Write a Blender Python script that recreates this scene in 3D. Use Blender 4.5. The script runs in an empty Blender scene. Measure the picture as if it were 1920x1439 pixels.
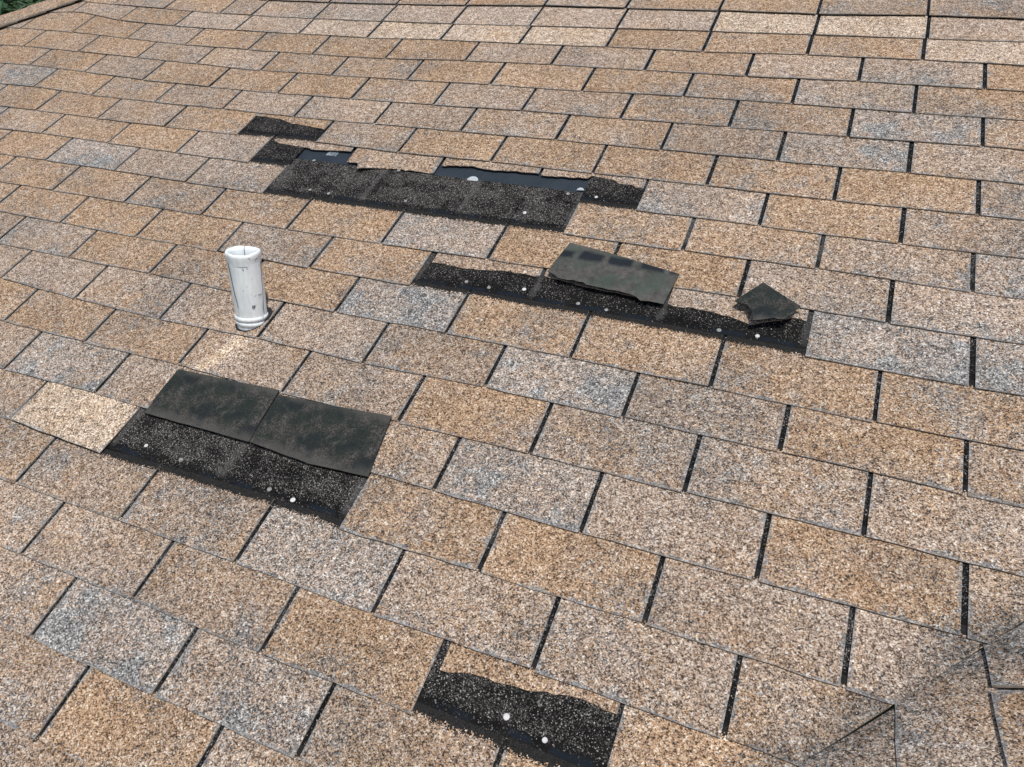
import bpy, bmesh, math, random
from mathutils import Vector, Matrix
from mathutils.geometry import tessellate_polygon

S = bpy.context.scene
COL = S.collection
random.seed(7)

# ------------------------------------------------------------------ frame of the place
PITCH = math.radians(26.565)                 # a 6-in-12 roof
CP, SP = math.cos(PITCH), math.sin(PITCH)
Z0 = 5.0                                     # height of the roof plane's origin above the ground
VAL, HIP = (0.5838, -1.598), (-3.2524, 0.1925)  # a point on the valley, a point on the hip
HT, EX = 0.1524, 0.12773                     # half a tab, exposure of one course (metres)

def main(p):
    """(along the eave, up the slope, off the roof) -> world"""
    a, b, z = p
    return Vector((a, b * CP - z * SP, Z0 + b * SP + z * CP))

# ------------------------------------------------------------------ camera
cam_d = bpy.data.cameras.new('camera')
cam = bpy.data.objects.new('camera', cam_d)
COL.objects.link(cam)
cam_d.sensor_fit = 'HORIZONTAL'; cam_d.sensor_width = 36.0; cam_d.lens = 25.92
cam_d.clip_start = 0.05; cam_d.clip_end = 2000
rot = Matrix.Rotation(PITCH, 3, 'X')
right = rot @ Vector((0.919291, 0.363968, -0.149767))
down = rot @ Vector((0.201368, -0.761909, -0.615586))
fwd = rot @ Vector((-0.338163, 0.535744, -0.773708))
m = Matrix((right, -down, -fwd)).transposed().to_4x4()
m.translation = main((0.28149, -2.08960, 1.21931))
cam.matrix_world = m
S.camera = cam

# ------------------------------------------------------------------ daylight
SUN_EL, SUN_AZ = math.radians(68), math.radians(142)     # compass: 0 = +Y, clockwise
w = bpy.data.worlds.new('World'); S.world = w; w.use_nodes = True
wt = w.node_tree
sky = wt.nodes.new('ShaderNodeTexSky'); sky.sky_type = 'NISHITA'; sky.sun_disc = False
sky.sun_elevation = SUN_EL; sky.sun_rotation = SUN_AZ
sky.air_density = 1.0; sky.dust_density = 2.0
wt.links.new(sky.outputs[0], wt.nodes['Background'].inputs[0])
wt.nodes['Background'].inputs[1].default_value = 0.12
sun_d = bpy.data.lights.new('sun', 'SUN'); sun_d.energy = 3.6; sun_d.angle = math.radians(0.8)
sun_d.color = (1.0, 0.96, 0.9)
sun = bpy.data.objects.new('sun', sun_d); COL.objects.link(sun)
sd = Vector((math.sin(SUN_AZ) * math.cos(SUN_EL), math.cos(SUN_AZ) * math.cos(SUN_EL), math.sin(SUN_EL)))
sun.rotation_euler = sd.to_track_quat('Z', 'Y').to_euler(); sun.location = (0, 0, 30)
S.view_settings.view_transform = 'Standard'; S.view_settings.look = 'None'
S.view_settings.exposure = 0.0; S.view_settings.gamma = 1.0; S.view_settings.use_curve_mapping = False

# ------------------------------------------------------------------ materials
class NT:
    def __init__(s, name, rough=0.9, spec=0.25):
        s.m = bpy.data.materials.new(name); s.m.use_nodes = True
        s.t = s.m.node_tree; s.bsdf = s.t.nodes['Principled BSDF']
        s.bsdf.inputs['Roughness'].default_value = rough
        s.bsdf.inputs['Specular IOR Level'].default_value = spec
    def n(s, kind, **kw):
        x = s.t.nodes.new('ShaderNode' + kind)
        for k, v in kw.items(): setattr(x, k, v)
        return x
    def put(s, sock, v):
        if hasattr(v, 'is_linked') or hasattr(v, 'node'): s.t.links.new(v, sock)
        else: sock.default_value = v
    def math(s, op, a, b=0.0, c=0.0, clamp=False):
        x = s.n('Math', operation=op, use_clamp=clamp)
        s.put(x.inputs[0], a); s.put(x.inputs[1], b); s.put(x.inputs[2], c)
        return x.outputs[0]
    def smooth(s, v, lo, hi, a=0.0, b=1.0):
        x = s.n('MapRange', interpolation_type='SMOOTHSTEP')
        s.put(x.inputs[0], v)
        for i, q in enumerate((lo, hi, a, b)): s.put(x.inputs[1 + i], q)
        return x.outputs[0]
    def noise(s, vec, scale, detail=3.0, rough=0.55):
        x = s.n('TexNoise'); s.put(x.inputs['Vector'], vec)
        x.inputs['Scale'].default_value = scale; x.inputs['Detail'].default_value = detail
        x.inputs['Roughness'].default_value = rough
        return x.outputs[0]
    def vor(s, vec, scale, feature='F1'):
        x = s.n('TexVoronoi', feature=feature); s.put(x.inputs['Vector'], vec)
        x.inputs['Scale'].default_value = scale
        return x
    def ramp(s, fac, stops, interp='LINEAR'):
        x = s.n('ValToRGB'); s.put(x.inputs[0], fac)
        cr = x.color_ramp; cr.interpolation = interp
        while len(cr.elements) < len(stops): cr.elements.new(0.5)
        for e, (p, c) in zip(cr.elements, stops): e.position = p; e.color = (*c, 1)
        return x.outputs[0]
    def mix(s, fac, a, b, blend='MIX'):
        x = s.n('Mix', data_type='RGBA', blend_type=blend)
        s.put(x.inputs[0], fac)
        for i, v in ((6, a), (7, b)):
            if isinstance(v, tuple): v = (*v, 1)
            s.put(x.inputs[i], v)
        return x.outputs[2]
    def sep(s, c):
        x = s.n('SeparateColor'); s.put(x.inputs[0], c); return x.outputs
    def color(s, c): s.put(s.bsdf.inputs['Base Color'], (*c, 1) if isinstance(c, tuple) else c)
    def bump(s, h, strength=0.4, dist=0.001):
        x = s.n('Bump'); x.inputs['Strength'].default_value = strength; x.inputs['Distance'].default_value = dist
        s.put(x.inputs['Height'], h); s.t.links.new(x.outputs[0], s.bsdf.inputs['Normal'])
    def coords(s, spread=True):
        tc = s.n('TexCoord'); v = tc.outputs['Object']
        if spread:
            oi = s.n('ObjectInfo'); mv = s.n('VectorMath', operation='MULTIPLY_ADD')
            cb = s.n('CombineXYZ')
            for i in range(3): s.t.links.new(oi.outputs['Random'], cb.inputs[i])
            s.t.links.new(cb.outputs[0], mv.inputs[0]); mv.inputs[1].default_value = (37.1, 91.7, 17.3)
            s.t.links.new(v, mv.inputs[2]); v = mv.outputs[0]
        return v, tc.outputs['UV']

def granule_material():
    k = NT('shingle_granules', 0.92, 0.15)
    v, uv = k.coords()
    at = k.n('Attribute', attribute_name='tone')
    tone = k.sep(at.outputs['Color']); wid = at.outputs['Alpha']
    suv = k.n('SeparateXYZ'); k.put(suv.inputs[0], uv); ux, ut = suv.outputs[0], suv.outputs[1]
    fine = k.vor(v, 520.0); rgb = k.sep(fine.outputs['Color'])
    clump = k.vor(v, 290.0); rc = k.sep(clump.outputs['Color'])
    mid = k.noise(v, 70.0, 3.0)
    idx = k.math('MULTIPLY_ADD', rgb[0], 0.66, k.math('MULTIPLY', rc[0], 0.34))
    idx = k.math('ADD', idx, k.math('MULTIPLY', k.math('SUBTRACT', mid, 0.5), 0.55), clamp=True)
    idx = k.math('MULTIPLY_ADD', k.math('SUBTRACT', idx, 0.5), 1.16, 0.475, clamp=True)
    tan = k.ramp(idx, [(0.0, (.030, .021, .015)), (.18, (.085, .056, .037)), (.36, (.225, .142, .086)), (.55, (.345, .222, .132)), (.75, (.43, .295, .182)), (.9, (.54, .42, .295)), (1, (.66, .585, .48))])
    neu = k.ramp(idx, [(0.0, (.032, .025, .020)), (.18, (.085, .063, .049)), (.36, (.21, .158, .121)), (.55, (.325, .250, .194)), (.75, (.43, .345, .275)), (.9, (.55, .475, .40)), (1, (.68, .635, .565))])
    gry = k.ramp(idx, [(0.0, (.024, .024, .0245)), (.2, (.055, .055, .0555)), (.4, (.125, .124, .121)), (.6, (.215, .211, .203)), (.8, (.335, .325, .305)), (1, (.62, .60, .565))])
    geo = k.n('NewGeometry'); pos = geo.outputs['Position']
    spos = k.n('SeparateXYZ'); k.put(spos.inputs[0], pos)
    grime = k.noise(pos, 3.2, 5.0, 0.62)              # weathering that runs on from tab to tab
    vdist = k.math('ABSOLUTE', k.math('MULTIPLY', k.math('SUBTRACT', k.math('SUBTRACT', spos.outputs[0], spos.outputs[1]), VAL[0] - VAL[1] * CP), 0.7071))
    vdirt = k.smooth(k.math('ADD', vdist, k.math('MULTIPLY', k.math('SUBTRACT', k.noise(pos, 16.0, 4.0, 0.65), 0.5), 0.13)), -0.01, 0.075, 1.0, 0.0)
    blot = k.math('ADD', k.noise(v, 10.0, 4.0, 0.6), k.math('MULTIPLY', k.math('SUBTRACT', 0.5, ut), 0.10))
    streak = k.noise(v, 34.0, 3.0, 0.6)
    b1 = k.smooth(blot, 0.50, 0.68)
    gth = k.math('MULTIPLY_ADD', b1, k.math('MULTIPLY_ADD', tone[1], 0.85, 0.14), k.math('MULTIPLY', tone[1], 0.55))
    gth = k.math('ADD', gth, k.math('MULTIPLY', k.math('SUBTRACT', streak, 0.5), 0.55))
    gth = k.math('ADD', gth, k.math('MULTIPLY', k.smooth(grime, 0.46, 0.68, 0.0, 0.34), k.smooth(tone[2], 1.1, 1.25, 1.0, 0.25)))
    gth = k.math('ADD', gth, k.math('MULTIPLY', vdirt, 0.34))
    # worn, dusty margins at the slots and the butt
    d = k.math('MINIMUM', ux, k.math('SUBTRACT', wid, ux))
    d = k.math('MINIMUM', d, k.math('MULTIPLY', ut, EX))
    wear = k.smooth(k.math('SUBTRACT', d, k.math('MULTIPLY', k.math('SUBTRACT', streak, 0.5), 0.028)), 0.0, 0.006, 1.0, 0.0)
    gth = k.math('ADD', gth, k.math('MULTIPLY', wear, 0.5))
    ftan = k.math('LESS_THAN', k.math('MULTIPLY_ADD', rgb[2], 0.7, k.math('MULTIPLY', rc[2], 0.3)), k.math('MULTIPLY_ADD', k.math('SUBTRACT', k.noise(v, 8.0, 3.0), 0.5), 1.25, tone[0]))
    c = k.mix(ftan, neu, tan)
    fg = k.math('LESS_THAN', k.math('MULTIPLY_ADD', rgb[1], 0.75, k.math('MULTIPLY', rc[1], 0.25)), gth)
    c = k.mix(fg, c, gry)
    bl = k.math('MULTIPLY', tone[2], k.smooth(k.noise(v, 5.0, 3.0), 0.3, 0.7, 0.93, 1.07))
    cb = k.n('CombineColor')
    bl = k.math('MULTIPLY', bl, k.smooth(grime, 0.35, 0.72, 1.05, 0.90))
    bl = k.math('MULTIPLY', bl, k.math('MULTIPLY_ADD', vdirt, -0.36, 1.0))
    for i in range(2): k.put(cb.inputs[i], bl)
    k.put(cb.inputs[2], k.math('MULTIPLY', bl, k.smooth(tone[2], 1.2, 1.5, 1.0, 0.94)))
    c = k.mix(1.0, c, cb.outputs[0], 'MULTIPLY')
    c = k.mix(k.math('MULTIPLY', wear, 0.35), c, (.24, .23, .22))
    # the coloured coat stops a little above the exposure; bare asphalt follows
    fade = k.math('ADD', ut, k.math('ADD', k.math('MULTIPLY', k.math('SUBTRACT', k.noise(v, 20.0, 3.0), 0.5), 0.12), k.math('MULTIPLY', k.math('SUBTRACT', grime, 0.5), 0.1)))
    bare = k.math('LESS_THAN', k.math('MULTIPLY_ADD', rgb[1], 0.8, k.math('MULTIPLY', rc[0], 0.2)), k.smooth(fade, 0.965, 1.10))
    c = k.mix(bare, c, k.mix(rgb[2], (.009, .0088, .0088), (.027, .0255, .024)))
    k.color(c)
    h = k.math('MULTIPLY_ADD', rgb[0], 0.6, k.math('MULTIPLY', fine.outputs['Distance'], -0.8))
    k.bump(h, 0.35, 0.0012)
    return k.m

def head_material():
    k = NT('bare_asphalt', 0.85, 0.08)
    v, uv = k.coords()
    at = k.n('Attribute', attribute_name='tone'); tone = k.sep(at.outputs['Color'])
    suv = k.n('SeparateXYZ'); k.put(suv.inputs[0], uv); ux, ut = suv.outputs[0], suv.outputs[1]
    fine = k.vor(v, 640.0); rgb = k.sep(fine.outputs['Color'])
    base = k.ramp(k.noise(v, 25.0, 3.0), [(.3, (.0045, .0045, .0047)), (.7, (.010, .0098, .010))])
    # glue band above the coloured coat: smoother and darker, with dashes of adhesive
    wob = k.math('MULTIPLY', k.math('SUBTRACT', k.noise(v, 18.0, 3.0), 0.5), 0.16)
    tw = k.math('ADD', ut, wob)
    band = k.math('MULTIPLY', k.smooth(tw, 1.08, 1.16), k.smooth(tw, 1.24, 1.36, 1.0, 0.0))
    fr = k.math('FRACT', k.math('MULTIPLY', ux, 3.0))
    dash = k.math('MULTIPLY', k.smooth(k.math('ABSOLUTE', k.math('SUBTRACT', fr, 0.5)), 0.30, 0.38, 1.0, 0.0),
                  k.math('MULTIPLY', k.smooth(tw, 1.16, 1.19), k.smooth(tw, 1.24, 1.28, 1.0, 0.0)))
    dash = k.math('MULTIPLY', dash, k.smooth(k.noise(v, 9.0, 2.0), 0.42, 0.55))
    imp = k.math('ABSOLUTE', k.math('SUBTRACT', k.math('FRACT', k.math('ADD', ux, 0.5)), 0.5))
    imp = k.smooth(k.math('ADD', imp, k.math('MULTIPLY', k.math('SUBTRACT', k.noise(v, 60.0, 2.0), 0.5), 0.06)), 0.012, 0.04, 1.0, 0.0)
    imp = k.math('MULTIPLY', k.math('MULTIPLY', imp, tone[1]), k.smooth(tw, 1.18, 1.3))
    dens = k.math('MULTIPLY', tone[0], k.smooth(k.noise(v, 16.0, 4.0), 0.32, 0.62, 0.35, 1.15))
    dens = k.math('MULTIPLY', dens, k.math('MULTIPLY_ADD', band, -0.75, 1.0))
    dens = k.math('MULTIPLY_ADD', imp, 0.22, dens)
    g = k.ramp(rgb[1], [(0, (.022, .0213, .0206)), (.55, (.055, .052, .049)), (.85, (.13, .122, .113)), (1, (.36, .33, .30))])
    c = k.mix(k.math('LESS_THAN', rgb[0], dens), base, g)
    c = k.mix(k.math('MULTIPLY', imp, 0.5), c, (.07, .069, .066))
    c = k.mix(k.math('MULTIPLY', k.smooth(k.math('ADD', tw, k.math('MULTIPLY', k.math('SUBTRACT', rgb[2], 0.5), 0.08)), 1.10, 1.22, 1.0, 0.0), 0.8), c, k.mix(rgb[2], (.009, .0088, .0088), (.024, .023, .022)))
    c = k.mix(k.math('MULTIPLY', dash, 0.8), c, (.010, .0145, .021))
    k.color(c)
    k.bump(k.math('MULTIPLY_ADD', rgb[0], -0.5, k.math('MULTIPLY', fine.outputs['Distance'], -0.6)), 0.3, 0.001)
    return k.m

def underside_material(strip=False):
    k = NT('sanded_underside' + ('_glued' if strip else ''), 0.9, 0.2)
    v, uv = k.coords(False)
    fine = k.vor(v, 420.0); rgb = k.sep(fine.outputs['Color'])
    c = k.ramp(k.math('MULTIPLY_ADD', rgb[0], 0.55, k.math('MULTIPLY', k.noise(v, 26.0, 5.0, 0.7), 0.55)),
               [(.15, (.012, .0115, .011)), (.45, (.030, .0285, .0265)), (.7, (.058, .055, .050)), (.9, (.10, .095, .088)), (1, (.16, .15, .145))])
    damp = k.smooth(k.noise(v, 17.0, 6.0, 0.72), 0.40, 0.56)
    c = k.mix(k.math('MULTIPLY', damp, 0.75), c, (.0085, .0165, .0135))
    c = k.mix(k.math('MULTIPLY', k.smooth(k.noise(v, 9.0, 5.0, 0.7), 0.52, 0.62), 0.6), c, (.010, .0125, .0175))
    suv = k.n('SeparateXYZ'); k.put(suv.inputs[0], uv)
    de = k.math('MINIMUM', suv.outputs[1], k.math('SUBTRACT', 1.0, suv.outputs[1]))
    de = k.math('ADD', de, k.math('MULTIPLY', k.math('SUBTRACT', k.noise(v, 22.0, 4.0, 0.7), 0.5), 0.5))
    c = k.mix(k.math('MULTIPLY', k.smooth(de, -0.02, 0.24, 1.0, 0.0), 0.55), c, (.085, .080, .073))
    if strip: c = k.mix(k.math('MULTIPLY', k.smooth(k.noise(v, 14.0, 5.0, 0.7), 0.44, 0.6), 0.55), k.mix(0.42, c, k.ramp(k.noise(v, 48.0, 4.0, 0.75), [(.35, (.075, .069, .062)), (.65, (.17, .16, .148))])), (.045, .068, .055))
    if strip:
        t = k.math('ADD', suv.outputs[1], k.math('MULTIPLY', k.math('SUBTRACT', k.noise(v, 26.0, 4.0), 0.5), 0.16))
        fr = k.math('FRACT', k.math('ADD', k.math('MULTIPLY_ADD', suv.outputs[0], 4.1, 0.15), k.math('MULTIPLY', k.noise(v, 24.0, 3.0), 0.35)))
        dd = k.math('MULTIPLY', k.smooth(k.math('ABSOLUTE', k.math('SUBTRACT', fr, 0.5)), 0.30, 0.48, 1.0, 0.0),
                    k.math('MULTIPLY', k.smooth(t, 0.60, 0.70), k.smooth(t, 0.78, 0.88, 1.0, 0.0)))
        c = k.mix(k.math('MULTIPLY', dd, 0.92), c, (.009, .012, .018))
    k.color(c)
    k.bump(rgb[0], 0.25, 0.0008)
    return k.m

def edge_material():
    k = NT('cut_edge', 0.95, 0.1)
    v, _ = k.coords()
    k.color(k.ramp(k.noise(v, 45.0, 4.0, 0.7), [(.3, (.17, .138, .108)), (.5, (.33, .275, .22)), (.7, (.44, .39, .33))]))
    return k.m

def underlay_material():
    k = NT('blue_black_underlayment', 0.55, 0.35)
    v, _ = k.coords(False)
    c = k.ramp(k.noise(v, 14.0, 4.0), [(.3, (.013, .020, .028)), (.7, (.021, .030, .041))])
    c = k.mix(k.math('MULTIPLY', k.smooth(k.noise(v, 90.0, 3.0, 0.7), 0.6, 0.75), 0.5), c, (.05, .058, .066))
    k.color(c); k.bump(k.math('ADD', k.noise(v, 30.0, 3.0), k.math('MULTIPLY', k.noise(v, 7.0, 2.0), 3.0)), 0.5, 0.004)
    return k.m

def sleeve_material():
    k = NT('weathered_white_sleeve', 0.5, 0.4)
    v, _ = k.coords(False)
    mp = k.n('Mapping'); k.put(mp.inputs[0], v); mp.inputs['Scale'].default_value = (1, 1, 0.16)
    c = k.ramp(k.noise(mp.outputs[0], 55.0, 4.0, 0.65), [(.26, (.46, .49, .495)), (.42, (.73, .775, .785)), (.6, (.83, .87, .865))])
    c = k.mix(k.smooth(k.noise(mp.outputs[0], 120.0, 3.0, 0.7), 0.66, 0.74, 0.0, 0.55), c, (.2, .205, .21))
    c = k.mix(k.smooth(k.noise(v, 40.0, 3.0, 0.6), 0.66, 0.74, 0.0, 0.6), c, (.12, .12, .12))
    k.color(c); k.bump(k.noise(v, 60.0, 3.0), 0.25, 0.002)
    return k.m

def flat(name, c, rough=0.8, spec=0.3, var=0.25, scale=40.0):
    k = NT(name, rough, spec); v, _ = k.coords()
    lo = tuple(x * (1 - var) for x in c); hi = tuple(min(1, x * (1 + var)) for x in c)
    k.color(k.ramp(k.noise(v, scale, 4.0), [(.3, lo), (.7, hi)])); return k.m

GRAN, HEAD, EDGE = granule_material(), head_material(), edge_material()
UNDER, UNDER_GLUE = underside_material(), underside_material(True)
UNDERLAY, SLEEVE = underlay_material(), sleeve_material()
NAIL = flat('galvanised_nail', (.52, .52, .51), 0.5, 0.4)
DULL = flat('weathered_nail', (.24, .235, .22), 0.7, 0.3, 0.5, 300.0)
WHITE = flat('white_plastic', (.40, .43, .44), 0.5, 0.4, 0.1)
STICKER = flat('clear_sticker', (.20, .23, .26), 0.3, 0.5, 0.5, 120.0)
BLACK = flat('flat_black', (.012, .012, .012), 0.6, 0.4)  # plain black: edges of the loose pieces, and painted shade round the pipe
CRACK = flat('dark_seam', (.07, .075, .08), 0.8, 0.2)
DECK = flat('roof_boarding', (.03, .027, .024), 0.9, 0.1)
GRASS = flat('lawn', (.035, .06, .018), 0.95, 0.1, 0.5, 2.0)
LEAF = flat('strap_leaf', (.030, .075, .030), 0.5, 0.4, 0.6, 6.0)
BARK = flat('bark', (.10, .075, .055), 0.9, 0.1)

# ------------------------------------------------------------------ roof layout
# how far each measured slot end stands off the even grid: course: (half-tab number, mm along, mm up)
RES = {
    -3: [(-9,6,-27),(-7,-8,-19),(-5,-8,-5),(-3,-14,-6),(-1,-6,-2),(1,-5,-7),(3,0,4)],
    -2: [(-16,-14,2),(-14,-4,-15),(-13,10,-39),(-11,9,-39),(-9,9,-37),(-7,-3,-36),(-5,-11,-32),(-3,-7,-15),(-1,-4,-9),(1,1,-10),(3,6,4)],
    -1: [(-19,-41,76),(-17,-21,19),(-15,-2,-2),(-13,10,-12),(-11,10,-12),(-9,9,-18),(-7,1,-8),(-5,-5,-7),(-3,-6,0),(-1,-2,-1),(1,-2,9),(3,2,11)],
    0: [(-20,-61,46),(-18,-39,35),(-16,-13,14),(-14,6,-8),(-12,14,-15),(-10,2,-21),(-8,3,-20),(-6,0,-3),(-4,-1,5),(-2,1,3),(0,0,3),(2,0,10),(4,5,9)],
    1: [(-19,-52,34),(-17,-22,23),(-15,2,10),(-13,6,-5),(-11,7,-17),(-7,-1,-12),(-5,-7,-6),(-3,-5,-5),(-1,-1,7),(1,-5,5),(3,-4,2)],
    2: [(-18,-32,32),(-16,-14,14),(-14,1,-6),(-12,18,-15),(-10,15,-19),(-8,5,-14),(-6,5,-12),(-4,-1,-4),(-2,1,-1),(0,3,1),(2,2,0),(4,5,6)],
    3: [(-17,-16,18),(-15,2,2),(-13,12,-6),(-11,13,-6),(-9,7,-12),(1,0,-2),(3,1,-2)],
    4: [(-16,-15,6),(-14,-1,-2),(-12,8,-8),(-10,17,-8),(-8,11,-3),(0,0,-4),(2,0,-10),(4,1,-3)],
    5: [(-15,-14,11),(-13,6,3),(-11,8,-5),(-9,0,-7),(1,0,-6),(3,3,-7)],
    6: [(-14,-13,4),(-12,-1,2),(-10,-5,-6),(-8,-13,-7),(2,-6,4),(4,-3,-1)],
    7: [(-13,-3,0),(-11,3,-4),(-9,1,-4),(-7,1,-7),(1,0,7),(3,-2,1)],
    8: [(-12,4,-2),(-10,5,-3),(-8,2,-4),(2,2,-2),(4,3,-4)],
    9: [(-11,6,3),(-9,8,3),(1,-5,-1),(3,-4,-6)],
    10: [(-12,7,10),(-10,5,-2),(-8,3,-6),(-4,1,0),(-2,-1,6),(0,-1,9),(2,-4,10),(4,-1,9)],
    11: [(-11,9,5),(-9,3,2),(-7,6,4),(-5,9,-1),(-3,6,0),(-1,1,2),(1,2,5),(3,2,7)],
    12: [(-10,-1,-1),(-8,3,2),(-2,0,-1),(0,-2,-2),(2,1,2),(4,5,5)],
    13: [(-9,-3,7),(-7,-1,-9),(-3,5,-3),(-1,0,-1),(1,-2,0),(3,0,-1)],
    14: [(-8,0,-1),(-6,2,0),(-4,-2,0),(-2,1,-5),(0,0,-3),(2,1,-3)],
    15: [(-7,-1,0),(-5,-4,0),(-3,-6,-3),(-1,-5,-2)],
    16: [(-6,1,1),(-4,3,0),(-2,-4,2)],
    17: [(-5,0,-3)],
}
RES_L = [(r, u, dx / 1000, dy / 1000) for r in RES for u, dx, dy in RES[r]]
RES_D = {(r, u): (dx, dy) for r, u, dx, dy in RES_L}
_cache = {}
def off(r, u):
    if (r, u) in RES_D: return RES_D[(r, u)]
    if (r, u) in _cache: return _cache[(r, u)]
    W = 0.04; X = Y = 0.0
    for rr, uu, dx, dy in RES_L:
        d2 = ((rr - r) / 0.9) ** 2 + ((uu - u) / 1.9) ** 2
        if d2 < 18:
            wg = math.exp(-d2 / 2); W += wg; X += wg * dx; Y += wg * dy
    _cache[(r, u)] = (X / W, Y / W)
    return _cache[(r, u)]

# tone of every tab, left to right: T tan, t tan with grey blotches, B brown-grey, b browner-grey, P pale neutral,
# p neutral with blotches, g greyish, G grey, C cream, M missing
ROWS = {
 -3: (-13, 'PPTTPTTBB'), -1: (-21, 'PpTccCCCCTTTC'), 0: (-22, 'PTTPTTTTPPTPpT'), 1: (-21, 'TTTPPttTTTTpT'),
 2: (-20, 'TTPTTTtppTtg'), 3: (-19, 'gTtpPPpBtBgp'), 4: (-18, 'TTPtMbTtTtTp'), 5: (-17, 'PTTPMMMMgTb'),
 6: (-16, 'TGPpMMMTtpg'), 7: (-15, 'TTtTTgTTPg'), 8: (-14, 'tTTpTMMMGG'), 9: (-15, 'PgTTtGTTtt'),
 10: (-14, 'PPPPpBGPtB'), 11: (-13, 'TTtPbTBpP'), 12: (-12, 'PGpppGpTt'), 13: (-11, 'PCMMtTpP'),
 14: (-10, 'TpBGPpB'), 15: (-9, 'gpbTMT'), 16: (-8, 'pGgBT'), 17: (-7, 'BTpP'), 18: (-6, 'BTp'),
}
TONE = {'T': (.74, .05, 1.04), 't': (.66, .16, 1.03), 'B': (.50, .20, .96), 'b': (.44, .28, .97), 'P': (.36, .09, 1.04),
        'p': (.38, .22, 1.03), 'g': (.30, .42, 1.10), 'G': (.20, .72, 1.14), 'C': (.18, .0, 1.36), 'c': (.22, .04, 1.18)}
START = {5: 3, 6: 4, 7: 3, 8: 2, 9: 3, 13: 5, 14: 4, 15: 3, 16: 2}        # where a strip of three tabs begins (half tabs, modulo 6)
DV = Vector((1, 1 / CP)).normalized(); NV = Vector((-DV.y, DV.x))

def swap_at(pt):
    X0, Y0 = pt[0], pt[1] * CP
    def f(p):
        q = main(p); return Vector((X0 + q.y - Y0, Y0 + q.x - X0, q.z))
    return f
to_right, to_left = swap_at(VAL), swap_at(HIP)

def inframe(p, mg=8):
    q = cam.matrix_world.inverted() @ p
    if q.z > -0.05: return False
    fx = 25.92 / 36 * 1024
    x, y = 512 - q.x / q.z * fx, 383.5 + q.y / q.z * fx
    return -mg < x < 1024 + mg and -mg < y < 767 + mg

class Course:
    """one course of shingles: joints, butt line and the slots between its tabs"""
    def __init__(s, r, measured=True, shift=0.0):
        s.r = r; s.m = measured; s.shift = shift; s.rnd = random.Random(r * 31 + int(shift * 100))
    def x(s, u): return (u + s.shift) * HT + (off(s.r, u)[0] if s.m else 0)
    def y(s, x):
        if not s.m: return -s.r * EX
        u = x / HT; u0 = math.floor(u)
        par = (s.r % 2); 
        if (u0 - par) % 2: u0 -= 1
        f = (u - u0) / 2
        return -s.r * EX + off(s.r, u0)[1] * (1 - f) + off(s.r, u0 + 2)[1] * f

SLOPE = 0.0027
def make_mesh(name, verts, faces, mats, fmat, uvs, tone, to, flip, clip=None):
    """faces with per-vertex uv and tone, in roof coordinates; clipped against (point, normal) lines, then set in the world"""
    bm = bmesh.new(); uvl = bm.loops.layers.uv.new('UVMap'); cl = bm.verts.layers.float_color.new('tone')
    vs = []
    for v, t in zip(verts, tone):
        q = bm.verts.new(v); q[cl] = t; vs.append(q)
    for f, mi in zip(faces, fmat):
        fc = bm.faces.new([vs[i] for i in f]); fc.material_index = mi
        for lp, i in zip(fc.loops, f): lp[uvl].uv = uvs[i]
    for p, nrm in (clip or []):
        bmesh.ops.bisect_plane(bm, geom=bm.verts[:] + bm.edges[:] + bm.faces[:], plane_co=(p[0], p[1], 0), plane_no=(nrm[0], nrm[1], 0), clear_inner=True)
    if not bm.faces: bm.free(); return None
    if flip: bmesh.ops.reverse_faces(bm, faces=bm.faces)
    for v in bm.verts: v.co = to(v.co)
    me = bpy.data.meshes.new(name); bm.to_mesh(me); bm.free()
    for mt in mats: me.materials.append(mt)
    return me

def put(name, me, parent=None, centre=True):
    """link a mesh whose vertices are in world space; its origin goes to its middle"""
    o = bpy.data.objects.new(name, me); COL.objects.link(o)
    c = Vector()
    if centre and len(me.vertices):
        for v in me.vertices: c += v.co
        c /= len(me.vertices); me.transform(Matrix.Translation(-c))
    o.location = c
    if parent:
        o.parent = parent; pw = parent.location.copy(); q = parent.parent
        while q: pw += q.location; q = q.parent
        o.location = c - pw
    return o

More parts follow.
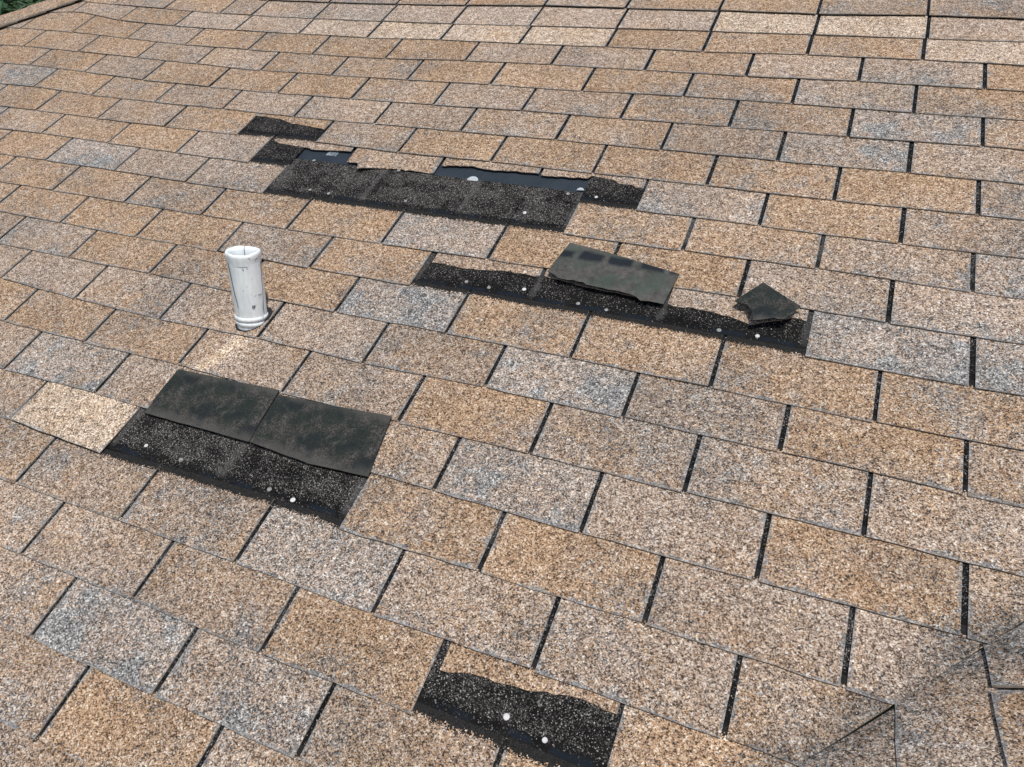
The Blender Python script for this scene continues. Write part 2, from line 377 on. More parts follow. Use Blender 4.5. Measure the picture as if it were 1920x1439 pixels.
def tab_mesh(C, U, xl, xr, code, lower=None, lift=0.0, to=main, flip=False, clip=None, curl=None, nx=6, streak=None):
    """one tab, its top face and its cut edges; lower = ragged torn edge as a list of (x, y)"""
    rnd = C.rnd
    if lower:                                        # a torn edge is rough between the measured points too
        dense = []
        for p, q in zip(lower, lower[1:]):
            k = max(1, round((q[0] - p[0]) / .012)); cv = curl[lower.index(p)] if curl else 0
            cw_ = curl[lower.index(q)] if curl else 0
            for i in range(k):
                f = i / k; dense.append((p[0] + (q[0] - p[0]) * f, p[1] + (q[1] - p[1]) * f + (rnd.uniform(-.0026, .0022) if i else 0), cv + (cw_ - cv) * f))
        dense.append((*lower[-1], curl[-1] if curl else 0))
        lower = dense
        curl = [p[2] for p in dense] if curl else None
        xs = [p[0] for p in lower]
    else: xs = [xl + (xr - xl) * i / nx for i in range(nx + 1)]
    tone0 = TONE[code]
    tone0 = (tone0[0] + rnd.uniform(-.08, .05), max(0, tone0[1] + rnd.uniform(-.05, .07)), tone0[2] * rnd.uniform(.95, 1.05))
    wd = xr - xl; cl, cr = rnd.uniform(0, .0016), rnd.uniform(0, .0016)
    rows_t = (None, 0.5, 1.16)
    V, UV, TN = [], [], []
    lean = rnd.uniform(-.0018, .0018)
    for j, tt in enumerate(rows_t):
        for i, x in enumerate(xs):
            s = (x - xl) / wd
            yb, yt = C.y(x), U.y(x)
            if tt is None:
                y = lower[i][1] if lower else yb + rnd.uniform(-.0016, .0016) + lean * (2 * s - 1)
                t = (y - yb) / (yt - yb); t0 = t
            else:
                t = tt if not lower else (0.985 if j == 1 else tt)
                if lower:
                    t_low = UV[i][1]; t = max(t, t_low + 0.01 * (j))
                y = yb + (yt - yb) * t
            z = -SLOPE * t + lift * max(0, 1 - t) + (cl * (1 - s) + cr * s) * max(0, 1 - t)
            if lower and C.r == 5: z -= .0045 * (1 - min(1, max(0, t)))* 2.2
            if curl and j == 0: z += curl[i]
            b = tone0[2]
            if streak: b *= 1 + 0.5 * math.exp(-((x - streak + .05 * (1 - min(1, max(0, t)))) / .024) ** 2)
            V.append((x, y, z)); UV.append((x - xl, t)); TN.append((tone0[0], tone0[1], b, wd))
    n = len(xs); F, FM = [], []
    for j in range(2):
        for i in range(n - 1):
            F.append((j * n + i, j * n + i + 1, (j + 1) * n + i + 1, (j + 1) * n + i)); FM.append(0)
    th = 0.0024; base = len(V)
    rim = [2 * n, n] + list(range(0, n)) + [2 * n - 1, 3 * n - 1]
    for q in rim:
        x, y, z = V[q]; V.append((x, y, z - th - (lift * .8 * max(0, 1 - UV[q][1]) if to is not main else 0))); UV.append(UV[q]); TN.append(TN[q])
    for a in range(len(rim) - 1):
        F.append((rim[a + 1], rim[a], base + a, base + a + 1)); FM.append(1)
    return make_mesh('tab', V, F, [GRAN, EDGE], FM, UV, TN, to, flip, clip)

def head_mesh(C, U, UU, xa, xb, dens, par, to=main, flip=False, clip=None, imprint=0.0):
    """the bare asphalt upper part of a strip, lying under the courses above"""
    n = max(4, round((xb - xa) / 0.1))
    V, UV, TN, F, FM = [], [], [], [], []
    for j, t in enumerate((1.16, 1.55, 2.0, 2.4)):
        for i in range(n + 1):
            x = xa + (xb - xa) * i / n
            y1, y2 = C.y(x), U.y(x); y3 = UU.y(x)
            y = y1 + (y2 - y1) * t if t <= 1.16 else y2 + (y3 - y2) * (t - 1)
            V.append((x, y, -SLOPE * t)); UV.append(((x / HT - par) / 2, t)); TN.append((dens, imprint, 0, 1))
    for j in range(3):
        for i in range(n):
            q = j * (n + 1) + i
            F.append((q, q + 1, q + n + 2, q + n + 1)); FM.append(0)
    base = len(V)                                   # thin cut ends and top edge
    rim = [0, n + 1, 2 * n + 2, 3 * n + 3, 4 * n + 3, 3 * n + 2, 2 * n + 1, n]
    for q in rim:
        V.append((V[q][0], V[q][1], V[q][2] - .003)); UV.append(UV[q]); TN.append(TN[q])
    for a in range(7):
        F.append((rim[a], rim[a + 1], base + a + 1, base + a)); FM.append(0)
    return make_mesh('shingle', V, F, [HEAD], FM, UV, TN, to, flip, clip)

def thing(name, loc, label, cat, group=None):
    o = bpy.data.objects.new(name, None); COL.objects.link(o); o.location = loc; o.empty_display_size = 0.2
    o['label'] = label; o['category'] = cat
    if group: o['group'] = group
    return o

# ------------------------------------------------------------------ the roof
ROOF = thing('hip_roof', main((-1.3, -0.6, 0)), 'hip roof of tan and grey asphalt shingles with torn and missing tabs', 'roof')
ROOF['kind'] = 'thing'

# torn lower edges of the tabs that lost their exposed part: (course, first half tab): (x, y) in roof metres
TORN = {
 (4, -10): [(-1.5157,-.4045),(-1.4144,-.410),(-1.3608,-.4268),(-1.3059,-.4339),(-1.2555,-.4385),(-1.2153,-.4443)],
 (5, -9): [(-1.3604,-.5222),(-1.3202,-.534),(-1.2796,-.5353),(-1.2179,-.5391),(-1.1989,-.5442),(-1.1577,-.5414),(-1.0657,-.5326)],
 (5, -7): [(-1.0516,-.583),(-1.0231,-.5836),(-1.0101,-.5867),(-.9885,-.622),(-.9635,-.6075),(-.9377,-.5979),(-.8818,-.591),(-.8211,-.5883),(-.7572,-.5874)],
 (5, -5): [(-.747,-.5504),(-.6798,-.5404),(-.6469,-.5386),(-.6108,-.545),(-.5705,-.5431),(-.5316,-.5389),(-.4914,-.5393),(-.4525,-.5374)],
 (5, -3): [(-.4441,-.5432),(-.3746,-.5383),(-.3122,-.5344),(-.3044,-.5214),(-.2474,-.5277),(-.2242,-.542),(-.1886,-.5402),(-.1668,-.5566),(-.1558,-.5657)],
 (8, -4): [(-.5951,-.9334),(-.5618,-.9302),(-.5193,-.9347),(-.4578,-.931),(-.4083,-.922),(-.3619,-.9213),(-.309,-.921)],
 (8, -2): [(-.2987,-.9158),(-.2821,-.9205),(-.2607,-.9194),(-.18,-.93),(-.1,-.934),(-.003,-.938)],
 (8, 0): [(.0072,-.9397),(.0255,-.9456),(.0432,-.9447),(.0645,-.9397),(.112,-.9434),(.1417,-.9478),(.1608,-.9529),(.1787,-.9582),(.1905,-.9618),(.225,-.9439),(.2693,-.9204),(.2868,-.921),(.3005,-.9249)],
 (15, -1): [(-.1466,-1.8399),(-.1319,-1.8394),(-.1034,-1.8305),(-.0723,-1.8261),(-.0409,-1.8259),(-.0112,-1.8227),(.0235,-1.8167),(.0574,-1.8101),(.0863,-1.806),(.1132,-1.8075),(.1482,-1.8093)],
}
TORN_TONE = {4: 'T', 5: 'p', 8: 'p', 15: 'T'}
CURL = {(5, -7): [0.002, .003, .006, .016, .010, .005, .003, .002, .001]}

def joints_of(r):
    if r == -2: return [-24, -22, -20, -18, -16, -14, -13, -11, -9, -7, -5, -3, -1, 1, 3, 5, 7, 9], 'PTTPTPccccccCCcPP'
    if r in ROWS:
        st, codes = ROWS[r]
        rnd = random.Random(r)
        pre = (st + 46) // 2; post = 3
        u = [st + 2 * i for i in range(-pre, len(codes) + 1 + post)]
        cs = ''.join(rnd.choice('TTtPpBg') for _ in range(pre)) + codes + ''.join(rnd.choice('TTtPpBg') for _ in range(post))
        return u, cs
    rnd = random.Random(r); par = r % 2
    u = [par + 2 * i for i in range(-17, 6)]
    return u, ''.join(rnd.choice('TTtTPpBg') for _ in range(len(u) - 1))

OUT = []                                             # tabs and heads wholly outside the picture, joined further down
clip_main = [(VAL, NV), (HIP, -NV), ((0, 10 * EX + .02), (0, -1))]
R0, R1 = -9, 21
C = {r: Course(r) for r in range(R0 - 2, R1 + 2)}
HEAD_DENS = {5: .30, 6: .34, 7: .58, 8: .22, 9: .22, 14: .50, 16: .46}
for r in range(R0, R1 + 1):
    us, codes = joints_of(r)
    st = START.get(r, (r * 3 + 1) % 6 // 2 * 2 + (r % 2))
    strips = []; cur = []
    for i in range(len(us) - 1):
        if cur and ((us[i] - st) % 6 == 0 or len(cur) == 3): strips.append(cur); cur = []
        cur.append((us[i], us[i + 1], codes[i]))
    if cur: strips.append(cur)
    rnd = random.Random(1000 + r)
    lift = 0.003 if r == -3 else 0.0
    for k in strips:
        xa, xb = C[r].x(k[0][0]), C[r].x(k[-1][1])
        gone = r == 6 and k[0][0] >= -8 and k[-1][1] <= -2       # this strip blew off whole
        seen = []
        for (ua, ub, code) in k:
            g0 = rnd.uniform(.0042, .0056); g1 = rnd.uniform(.0042, .0056)
            if r >= 9: g0 *= .92; g1 *= .92
            xl, xr = C[r].x(ua) + g0, C[r].x(ub) - g1
            me = None
            if (r, ua) in TORN:
                me = tab_mesh(C[r], C[r - 1], xl, xr, TORN_TONE[r], lower=TORN[(r, ua)], curl=CURL.get((r, ua)), clip=clip_main)
            elif code != 'M':
                lf = lift + (0.005 if (r, ua) == (13, -9) else 0) + abs(rnd.gauss(0, .0006))
                me = tab_mesh(C[r], C[r - 1], xl, xr, code, lift=lf, clip=clip_main, streak=(-0.945 if (r, ua) == (11, -7) else None), nx=16 if (r, ua) == (11, -7) else 6)
            if me:
                pts = [v.co.copy() for v in me.vertices]
                seen.append((me, any(inframe(p) for p in pts)))
        hm = None if gone else head_mesh(C[r], C[r - 1], C[r - 2], xa + .0012, xb - .0012, HEAD_DENS.get(r, .16 if r < 10 else .27) * rnd.uniform(.9, 1.1), (r - 1) % 2, clip=clip_main, imprint=.75 if any(r == q and k[0][0] < hi and k[-1][1] > lo for q, lo, hi in ((7, -8, -2), (9, -4, 2), (14, -6, -4))) else 0.0)
        if any(q for _, q in seen) and hm:
            so = put('shingle', hm, ROOF)
            for me, q in seen:
                o = put('tab', me, so)
                if r == 13 and k[0][0] == -11 and me is seen[-1][0]: o['label'] = 'pale pinkish replacement tab with a raised lower edge'
        else:
            OUT += [me for me, _ in seen] + ([hm] if hm else [])

# the slope beyond the valley, a mirror of this one, and the one beyond the hip
def side_slope(to, line, keep, rows, ulo, uhi, shift, seen_parts):
    for r in rows:
        Cr, Cu, Cuu = (Course(r - i, False, shift) for i in range(3))
        lift = (0.0 if r % 2 else 0.003) if seen_parts else 0.0
        u = ulo + ((r - ulo) % 2)
        codes = random.Random(r * 7)
        first = True
        while u < uhi:
            k = [(u + 2 * i, u + 2 * i + 2) for i in range(3)]
            seen = []
            pt = (line[0] + (NV.x * 0.0038 if not r % 2 and seen_parts else 0), line[1] + (NV.y * 0.0038 if not r % 2 and seen_parts else 0))
            for ua, ub in k:
                me = tab_mesh(Cr, Cu, Cr.x(ua) + .004, Cr.x(ub) - .004, codes.choice('tTBpPp'), lift=lift, to=to, flip=True, clip=[(pt, keep)])
                if me: seen.append((me, any(inframe(v.co) for v in me.vertices)))
            hm = head_mesh(Cr, Cu, Cuu, Cr.x(u) + .0012, Cr.x(u + 6) - .0012, .3, (r - 1) % 2, to=to, flip=True, clip=[(pt, keep)])
            if hm and any(q for _, q in seen):
                so = put('shingle', hm, ROOF)
                for me, q in seen: put('tab', me, so)
            else:
                OUT.extend([me for me, _ in seen] + ([hm] if hm else []))
            u += 6
side_slope(to_right, VAL, NV, range(2, 22), -14, 14, -0.36, True)
side_slope(to_left, HIP, -NV, range(-9, 14), -29, -8, 0.3, False)

def join(name, meshes, parent):
    bm = bmesh.new(); mats = [GRAN, EDGE, HEAD]
    for me in meshes:
        n0 = len(bm.faces); bm.from_mesh(me); bm.faces.ensure_lookup_table()
        for f in bm.faces[n0:]: f.material_index = mats.index(me.materials[f.material_index])
        bpy.data.meshes.remove(me)
    me = bpy.data.meshes.new(name); bm.to_mesh(me); bm.free()
    for mt in mats: me.materials.append(mt)
    o = put(name, me, parent); o['kind'] = 'stuff'; return o
join('shingle_courses', OUT, ROOF)

# underlayment on the main slope and the boarding below all slopes
def sheet(name, poly, z, th, mat, to, flip=False):
    bm = bmesh.new()
    a = [bm.verts.new(to((x, y, z))) for x, y in poly]; b = [bm.verts.new(to((x, y, z - th))) for x, y in poly]
    n = len(poly); bm.faces.new(a); bm.faces.new(b[::-1])
    for i in range(n): bm.faces.new((a[i], b[i], b[(i + 1) % n], a[(i + 1) % n]))
    bmesh.ops.recalc_face_normals(bm, faces=bm.faces)
    me = bpy.data.meshes.new(name); bm.to_mesh(me); bm.free(); me.materials.append(mat)
    return put(name, me, ROOF)
def on_line(p, y): return (p[0] + (y - p[1]) * CP, y)
YT, YB = -R0 * EX + EX, -R1 * EX - .02
poly = [on_line(HIP, YB), on_line(VAL, YB), on_line(VAL, YT), on_line(HIP, YT)]
sheet('underlayment', poly, -0.0118, .002, UNDERLAY, main)
sheet('roof_deck', poly, -0.0145, .018, DECK, main)
sheet('roof_deck', [on_line(VAL, YB), on_line(VAL, 0.2), (-2.2, 0.2), (-2.2, YB)], -0.019, .018, DECK, to_right)
sheet('roof_deck', [on_line(HIP, YT), on_line(HIP, -1.9), (-0.4, -1.9), (-0.4, YT)], -0.019, .018, DECK, to_left)
top = main((0, YT, 0))
def back(p): q = main((p[0], YT - (p[1]), p[2])); return Vector((q.x, 2 * top.y - q.y + 2 * (q.y - top.y) if False else 2 * top.y - main((0, YT - p[1], p[2])).y, q.z))
sheet('roof_deck', [(on_line(HIP, YT)[0], 0.0), (on_line(VAL, YT)[0], 0.0), (on_line(VAL, YT)[0], 3.0), (on_line(HIP, YT)[0], 3.0)], -0.012, .018, DECK, back)

# hip caps, each bent over the hip
def hip_cap(s):
    L, Wd = 0.305 / 1.5, 0.143
    V, UV, TN, F, FM = [], [], [], [], []
    code = random.choice('TPTtp'); tn = TONE[code]
    prof = [-Wd, -.09, -.04, -.012, .012, .04, .09, Wd]
    for j, (l, zz) in enumerate(((0, .017), (.1, .014), (L, .0105))):
        for wv in prof:
            side = main if wv > 0 else to_left
            p = Vector(HIP) + DV * (s + l) - NV * abs(wv)
            V.append(side((p.x, p.y, zz - (.004 if abs(wv) < .02 else 0))))
            UV.append((wv + Wd, l / 0.1277 * 0.9)); TN.append((*tn, 2 * Wd))
    n = len(prof)
    for j in range(2):
        for i in range(n - 1):
            F.append((j * n + i, j * n + i + 1, (j + 1) * n + i + 1, (j + 1) * n + i)); FM.append(0)
    rim = [2 * n, n] + list(range(n)) + [2 * n - 1, 3 * n - 1]; base = len(V)
    for q in rim: V.append(V[q] - Vector((0, 0, .005))); UV.append(UV[q]); TN.append(TN[q])
    for a in range(len(rim) - 1): F.append((rim[a + 1], rim[a], base + a, base + a + 1)); FM.append(1)
    me = make_mesh('hip_cap', V, F, [GRAN, EDGE], FM, UV, TN, lambda p: p, False)
    put('hip_cap', me, ROOF)
for i in range(-15, 8): hip_cap(0.035 + i * 0.1277)

# roofing nails, cap nails and the sticker left on the bare felt
def disc(name, p, rad, h, mat, parent, n=10, half=False, tilt=0.0):
    bm = bmesh.new()
    a0 = 0.1; span = math.pi if half else 2 * math.pi
    k = n + 1 if half else n
    ring = lambda q, z: [bm.verts.new((p[0] + q * math.cos(a0 + span * i / n), p[1] + q * math.sin(a0 + span * i / n), p[2] + z + tilt * q * math.sin(a0 + span * i / n))) for i in range(k)]
    r0, r1, r2 = ring(rad, 0), ring(rad, h * .7), ring(rad * .8, h)
    for A, B in ((r0, r1), (r1, r2)):
        for i in range(k if not half else k - 1): bm.faces.new((A[i], A[(i + 1) % k], B[(i + 1) % k], B[i]))
    if half: bm.faces.new((r0[0], r1[0], r2[0], r2[-1], r1[-1], r0[-1]))
    bm.faces.new(r2)
    bmesh.ops.recalc_face_normals(bm, faces=bm.faces)
    for v in bm.verts: v.co = main(v.co)
    me = bpy.data.meshes.new(name); bm.to_mesh(me); bm.free(); me.materials.append(mat)
    return put(name, me, parent)
NAILS = {13: [(-.9831,-1.6163),(-.8769,-1.6244),(-.6382,-1.6286),(-.5754,-1.6354)], 15: [(-.014,-1.8702),(.0551,-1.8818)],
 8: [(-.4787,-.9775),(-.4158,-.9838),(-.3296,-.9697),(-.1894,-.9855),(-.1205,-.9899),(.1316,-.9917),(.2112,-.9894)],
 6: [(-1.0946,-.7279),(-1.0268,-.7328),(-.7797,-.7205),(-.4303,-.7038)], 5: [(-1.1605,-.597),(-.8656,-.5961),(-.3429,-.6095),(-.265,-.6086)]}
BRIGHT = {(-.9831,-1.6163), (-.5754,-1.6354), (-.014,-1.8702), (.0551,-1.8818), (-.3296,-.9697), (.2112,-.9894), (-.4303,-.7038), (-.265,-.6086)}
for r, pts in NAILS.items():
    for x, y in pts:
        t = 1 + (y + r * EX) / EX
        disc('nail', (x, y, -SLOPE * t + .0002), random.uniform(.0044, .0056), .0018, NAIL if (x, y) in BRIGHT else DULL, ROOF, tilt=random.uniform(-.12, .12))
disc('cap_nail', (-.6304, -.5985, -.0095), .018, .003, WHITE, ROOF, 12, True, 0.15)
disc('cap_nail', (-.3178, -.5834, -.0095), .010, .003, WHITE, ROOF, 8, True, 0.15)
me = bpy.data.meshes.new('sticker'); bm = bmesh.new()
for i in range(5):
    x0 = -1.146 + i * .0075; q = [bm.verts.new(main((x0 + a, y, -.0108 + (i % 2) * .0008))) for a, y in ((0, -.556), (.0062, -.556), (.0062, -.534), (0, -.534))]
    q2 = [bm.verts.new(main((x0 + a, y, -.0116))) for a, y in ((0, -.556), (.0062, -.556), (.0062, -.534), (0, -.534))]
    bm.faces.new(q)
    for a in range(4): bm.faces.new((q[a], q2[a], q2[(a + 1) % 4], q[(a + 1) % 4]))
bm.to_mesh(me); bm.free(); me.materials.append(STICKER); put('sticker', me, ROOF)

# ------------------------------------------------------------------ loose and folded pieces of shingle
def flap(name, outline, zf, label, cat, group, mat, th=.0022, ragged=()):
    """a piece of shingle lying with its dark underside up; zf(x, y) is the height of its upper face"""
    rnd = random.Random(len(label)); pts = []
    n = len(outline)
    for i in range(n):
        p, q = Vector(outline[i]), Vector(outline[(i + 1) % n]); L = (q - p).length
        k = max(1, int(L / (.012 if i in ragged else .03)))
        for j in range(k):
            a = p + (q - p) * j / k
            if i in ragged and j: a += Vector((-(q - p).y, (q - p).x)) / L * rnd.uniform(-.0028, .0028)
            elif j: a += Vector((-(q - p).y, (q - p).x)) / L * rnd.uniform(-.0006, .0006)
            pts.append(a)
    xs = [p.x for p in pts]; ys = [p.y for p in pts]; x0, x1, y0, y1 = min(xs), max(xs), min(ys), max(ys)
    bm = bmesh.new(); uvl = bm.loops.layers.uv.new('UVMap')
    fc = bm.faces.new([bm.verts.new((p.x, p.y, 0)) for p in pts])
    if fc.normal.z < 0 or True:
        bm.normal_update()
        if fc.normal.z < 0: fc.normal_flip()
    bmesh.ops.triangulate(bm, faces=bm.faces)
    for gx in range(1, 6):
        bmesh.ops.bisect_plane(bm, geom=bm.verts[:] + bm.edges[:] + bm.faces[:], plane_co=(x0 + (x1 - x0) * gx / 6, 0, 0), plane_no=(1, 0, 0))
    for gy in range(1, 4):
        bmesh.ops.bisect_plane(bm, geom=bm.verts[:] + bm.edges[:] + bm.faces[:], plane_co=(0, y0 + (y1 - y0) * gy / 4, 0), plane_no=(0, 1, 0))
    topf = bm.faces[:]
    ret = bmesh.ops.extrude_face_region(bm, geom=topf)
    newv = [g for g in ret['geom'] if isinstance(g, bmesh.types.BMVert)]
    newf = [g for g in ret['geom'] if isinstance(g, bmesh.types.BMFace)]
    for v in newv: v.co.z += th
    for f in bm.faces:
        f.material_index = 0 if f in set(newf) else 1
        for lp in f.loops: lp[uvl].uv = ((lp.vert.co.x - x0) / .305, (lp.vert.co.y - y0) / (y1 - y0))
    bmesh.ops.recalc_face_normals(bm, faces=bm.faces)
    for v in bm.verts: v.co = main((v.co.x, v.co.y, zf(v.co.x, v.co.y) - th + v.co.z))
    me = bpy.data.meshes.new(name); bm.to_mesh(me); bm.free()
    me.materials.append(mat); me.materials.append(BLACK)
    o = put(name, me)
    o['label'] = label; o['category'] = cat
    if group: o['group'] = group
    return o
fg = 'shingle tabs folded back upslope'
flap('folded_tab', [(-1.0438,-1.5447),(-.7468,-1.5437),(-.7565,-1.4034),(-1.0421,-1.4152)],
     lambda x, y: 0.0034 + .0036 * max(0, min(1, (y + 1.545) / .06)) + .0007 * math.sin(x * 22) + .0006 * math.sin(x * 9 + y * 31), 'dark folded-back shingle tab beside the pale pinkish tab, smaller stain', 'shingle tab', fg, UNDER)
flap('folded_tab', [(-.7446,-1.543),(-.5867,-1.5529),(-.446,-1.5447),(-.467,-1.3985),(-.7511,-1.416)],
     lambda x, y: 0.0034 + .0036 * max(0, min(1, (y + 1.55) / .06)) + .0007 * math.sin(x * 17 + 2) + .0006 * math.sin(x * 13 - y * 27), 'dark folded-back shingle tab right of another, directly above two nails', 'shingle tab', fg, UNDER)
flap('torn_tab', [(-.2688,-.8052),(.0121,-.8525),(.0011,-.954),(-.0149,-.9527),(-.0505,-.9559),(-.0791,-.9419),(-.1295,-.9412),(-.1714,-.9383),(-.2187,-.9292),(-.2556,-.9302),(-.2885,-.9134),(-.2853,-.8845)],
     lambda x, y: .0105 + .006 * max(0, x + .12) + .003 * math.sin((x + .3) * 14), 'torn shingle tab lying underside up, with a row of dark glue dashes', 'shingle tab', None, UNDER_GLUE, ragged=(2, 3, 4, 5, 6, 7, 8, 9))
flap('shingle_scrap', [(.1952,-.8401),(.2825,-.8998),(.2733,-.9244),(.2629,-.9411),(.2589,-.9499),(.2413,-.9542),(.2366,-.9521),(.2175,-.9615),(.195,-.9701),(.1892,-.9444),(.1826,-.9331),(.1752,-.9235),(.1479,-.9167)],
     lambda x, y: .0105 + .012 * max(0, min(1, (-.86 - y) / .1)), 'small dark five-sided scrap of torn shingle lying on the nailed strip', 'shingle scrap', None, UNDER, ragged=(1, 2, 3, 4, 5, 6, 7, 8, 9, 10, 11))

# ------------------------------------------------------------------ vent pipe
PB = main((-0.9620, -1.2235, -0.004))
PIPE = thing('vent_pipe', PB, 'white weathered vent pipe with a split sleeve standing upright on the shingles', 'vent pipe')
def lathe(name, prof, mat, parent, n=40, wob=0.0, seed=1, base=PB, cap=False):
    rnd = random.Random(seed); ph = [rnd.uniform(0, 6.28) for _ in range(6)]
    bm = bmesh.new(); rings = []
    for q, (rad, z, fx) in enumerate(prof):
        ring = []
        for i in range(n):
            a = 2 * math.pi * i / n
            rr = rad * (1 + wob * (math.sin(2 * a + ph[0] + z * 7) + .7 * math.sin(3 * a + ph[1] - z * 16) + .5 * math.sin(5 * a + ph[2] + z * 25)))
            dz = 0.5 * fx * (math.sin(a * 2 + ph[3]) + .8 * math.sin(3 * a + ph[4]) + .5 * math.sin(a * 7 + ph[5]))
            ring.append(bm.verts.new((base.x + rr * math.cos(a), base.y + rr * math.sin(a), base.z + z + dz)))
        rings.append(ring)
    for A, B in zip(rings, rings[1:]):
        for i in range(n): bm.faces.new((A[i], A[(i + 1) % n], B[(i + 1) % n], B[i]))
    if cap: bm.faces.new(rings[-1])
    bmesh.ops.recalc_face_normals(bm, faces=bm.faces)
    for f in bm.faces: f.smooth = True
    me = bpy.data.meshes.new(name); bm.to_mesh(me); bm.free(); me.materials.append(mat)
    return put(name, me, parent)
HP = .176
lathe('sleeve', [(.0375, -.03, 0), (.0375, .02, 0), (.0372, .034, 0), (.0385, .06, 0), (.0388, .1, 0), (.0385, .14, .0003), (.0393, HP - .022, .0006)], SLEEVE, PIPE, wob=.012)
lathe('rim', [(.0391, HP - .026, .0006), (.0402, HP - .014, .001), (.0413, HP - .006, .0016), (.0411, HP - .001, .0018), (.0385, HP + .0025, .002), (.0345, HP + .001, .002), (.0315, HP - .006, .0016), (.0305, HP - .02, .001), (.0300, HP - .05, 0), (.029, HP - .07, 0)], SLEEVE, PIPE, wob=.014, seed=4)
lathe('pipe_bore', [(.0300, HP - .045, 0), (.0285, HP - .12, 0)], flat('grey_pvc', (.3, .31, .31)), PIPE)
tiltm = lambda z: z
for k, (z, rad) in enumerate(((.001, .0392), (.0135, .0398))):
    lathe('base_ring', [(.037, z - .0055, 0), (rad, z - .004, .0006), (rad + .0006, z, .0006), (rad, z + .004, .0006), (.037, z + .006, 0)], SLEEVE, PIPE, wob=.006, seed=9 + k)
# splits and folds in the sleeve, thin raised seams
def seam(pts, rad=.0009):
    bm = bmesh.new(); prev = None
    for (ang, z, extra) in pts:
        c = Vector((PB.x + (.0392 + extra) * math.cos(ang), PB.y + (.0392 + extra) * math.sin(ang), PB.z + z))
        n1 = Vector((math.cos(ang), math.sin(ang), 0)); n2 = Vector((-math.sin(ang), math.cos(ang), 0))
        ring = [bm.verts.new(c + n1 * rad * math.cos(t) + n2 * rad * math.sin(t)) for t in (0, 1.57, 3.14, 4.71)]
        if prev:
            for i in range(4): bm.faces.new((prev[i], prev[(i + 1) % 4], ring[(i + 1) % 4], ring[i]))
        prev = ring
    bmesh.ops.recalc_face_normals(bm, faces=bm.faces)
    me = bpy.data.meshes.new('seam'); bm.to_mesh(me); bm.free(); me.materials.append(CRACK); put('seam', me, PIPE)
vd = (cam.matrix_world.translation - PB); va = math.atan2(vd.y, vd.x)          # where the photographed side faces
seam([(va - 1.2, HP - .02, 0), (va - 1.18, .145, -.0002), (va - 1.08, .12, -.0003), (va - 1.02, .1, -.0003), (va - .95, .08, -.0004), (va - .86, .06, -.0006), (va - .84, .045, -.001)])
seam([(va + 1.2, HP - .022, 0), (va + 1.22, .14, -.0003), (va + 1.05, .11, -.0002), (va + 1.02, .09, -.0003), (va + .93, .06, -.0004), (va + .85, .04, -.0006), (va + .86, .024, -.001)], .0007)
for da, zz in ((-.14, HP - .034), (.1, HP - .031), (-.05, .1), (.3, .118), (-.3, .09)): seam([(va + da, zz + .0025, -.0008), (va + da + .01, zz - .002, -.0008)], .0012 if zz > .14 else .0008)
seam([(va + 3.0, HP + .003, -.0035), (va + 3.02, HP - .008, -.0085), (va + 3.02, HP - .04, -.0095)], .0007)
seam([(va + .15, .052, -.0005), (va + .13, .045, -.0005)], .0014)
seam([(va + .27, .052, -.0005), (va + .22, .045, -.0005)], .0014)
# flat black disc that paints the shade of the ragged gap round the pipe
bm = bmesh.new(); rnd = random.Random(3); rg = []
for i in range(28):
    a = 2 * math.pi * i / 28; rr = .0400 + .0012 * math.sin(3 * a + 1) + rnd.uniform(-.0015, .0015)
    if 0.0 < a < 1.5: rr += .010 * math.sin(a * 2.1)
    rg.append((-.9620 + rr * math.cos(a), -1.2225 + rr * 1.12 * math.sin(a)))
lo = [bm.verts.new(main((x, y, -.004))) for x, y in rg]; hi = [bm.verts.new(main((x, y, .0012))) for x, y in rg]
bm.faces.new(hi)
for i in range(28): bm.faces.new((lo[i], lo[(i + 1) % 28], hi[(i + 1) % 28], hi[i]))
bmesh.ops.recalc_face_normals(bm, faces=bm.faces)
me = bpy.data.meshes.new('gap_shade'); bm.to_mesh(me); bm.free(); me.materials.append(BLACK); put('gap_shade', me, PIPE)

# ------------------------------------------------------------------ ground and the tree beyond the hip
bm = bmesh.new(); bmesh.ops.create_grid(bm, x_segments=8, y_segments=8, size=900)
me = bpy.data.meshes.new('ground'); bm.to_mesh(me); bm.free(); me.materials.append(GRASS)
g = put('ground', me); g['kind'] = 'structure'

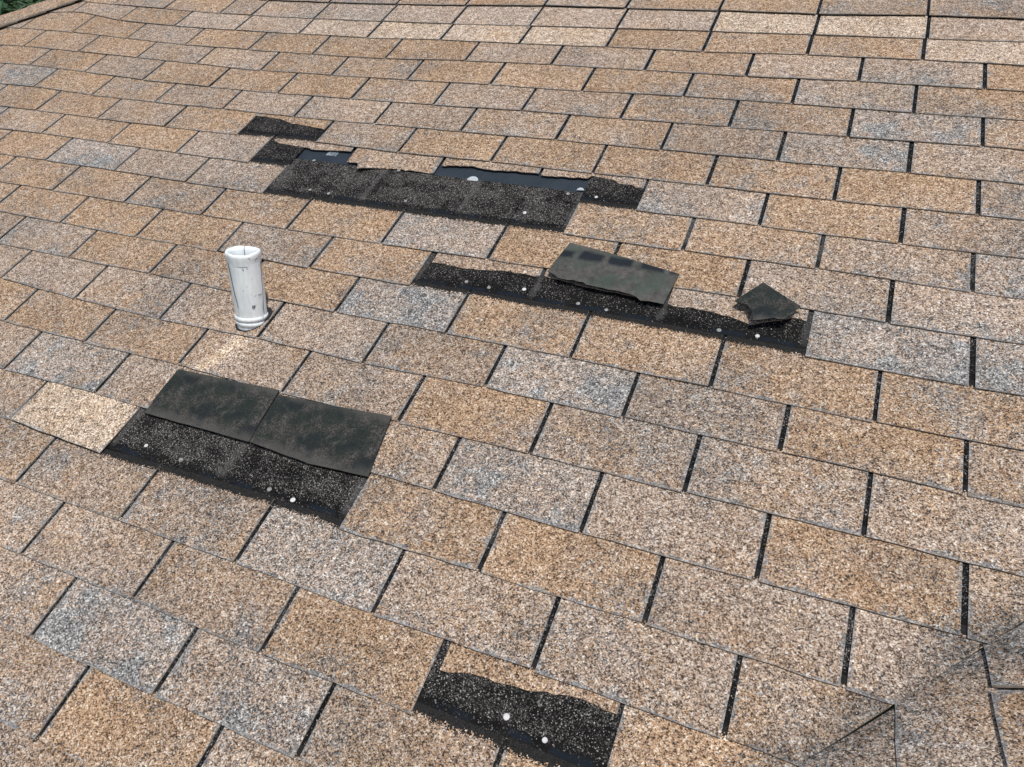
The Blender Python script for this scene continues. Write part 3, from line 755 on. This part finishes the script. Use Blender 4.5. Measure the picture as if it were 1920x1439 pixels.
cw = cam.matrix_world.translation
ray = (fwd + right * ((26 - 960) / 1382.5) + down * ((8 - 719.5) / 1382.5)).normalized()
tp = cw + ray * 9.0
TREE = thing('leafy_tree', (tp.x, tp.y, 0), 'dark green tree with long strap leaves beyond the hip, at the top left corner', 'tree')
bm = bmesh.new(); prev = None
for i in range(7):
    z = i * 0.75; rr = .16 - .014 * i
    ring = [bm.verts.new((tp.x + .08 * math.sin(i) + rr * math.cos(a * .785), tp.y + .06 * math.cos(i * 1.3) + rr * math.sin(a * .785), z)) for a in range(8)]
    if prev:
        for a in range(8): bm.faces.new((prev[a], prev[(a + 1) % 8], ring[(a + 1) % 8], ring[a]))
    prev = ring
me = bpy.data.meshes.new('trunk'); bm.to_mesh(me); bm.free(); me.materials.append(BARK); put('trunk', me, TREE)
bm = bmesh.new(); rnd = random.Random(5)
for i in range(1500):
    a = rnd.uniform(0, 6.283); rad = 1.9 * math.sqrt(rnd.random()); hgt = rnd.uniform(-1.6, 1.0) * math.sqrt(max(.05, 1 - (rad / 2.1) ** 2))
    p = Vector((tp.x + rad * math.cos(a), tp.y + rad * math.sin(a), tp.z + hgt))
    yaw = rnd.uniform(0, 6.283); d = Vector((math.cos(yaw), math.sin(yaw), rnd.uniform(-.2, .7))); sdv = Vector((-math.sin(yaw), math.cos(yaw), rnd.uniform(-.3, .3)))
    L = rnd.uniform(.35, .75); wd = rnd.uniform(.014, .026); pv = None
    for j in range(5):
        f = j / 4; c = p + d * L * f + Vector((0, 0, -0.45 * L * f * f)); ww = wd * (1 - f ** 2 * .92) * (.5 + min(1, f * 3) * .5)
        cur = [bm.verts.new(c - sdv * ww), bm.verts.new(c + Vector((0, 0, -.008))), bm.verts.new(c + sdv * ww)]
        if pv:
            bm.faces.new((pv[0], pv[1], cur[1], cur[0])); bm.faces.new((pv[1], pv[2], cur[2], cur[1]))
        pv = cur
me = bpy.data.meshes.new('crown'); bm.to_mesh(me); bm.free(); me.materials.append(LEAF)
cr = put('crown', me, TREE); cr['kind'] = 'stuff'
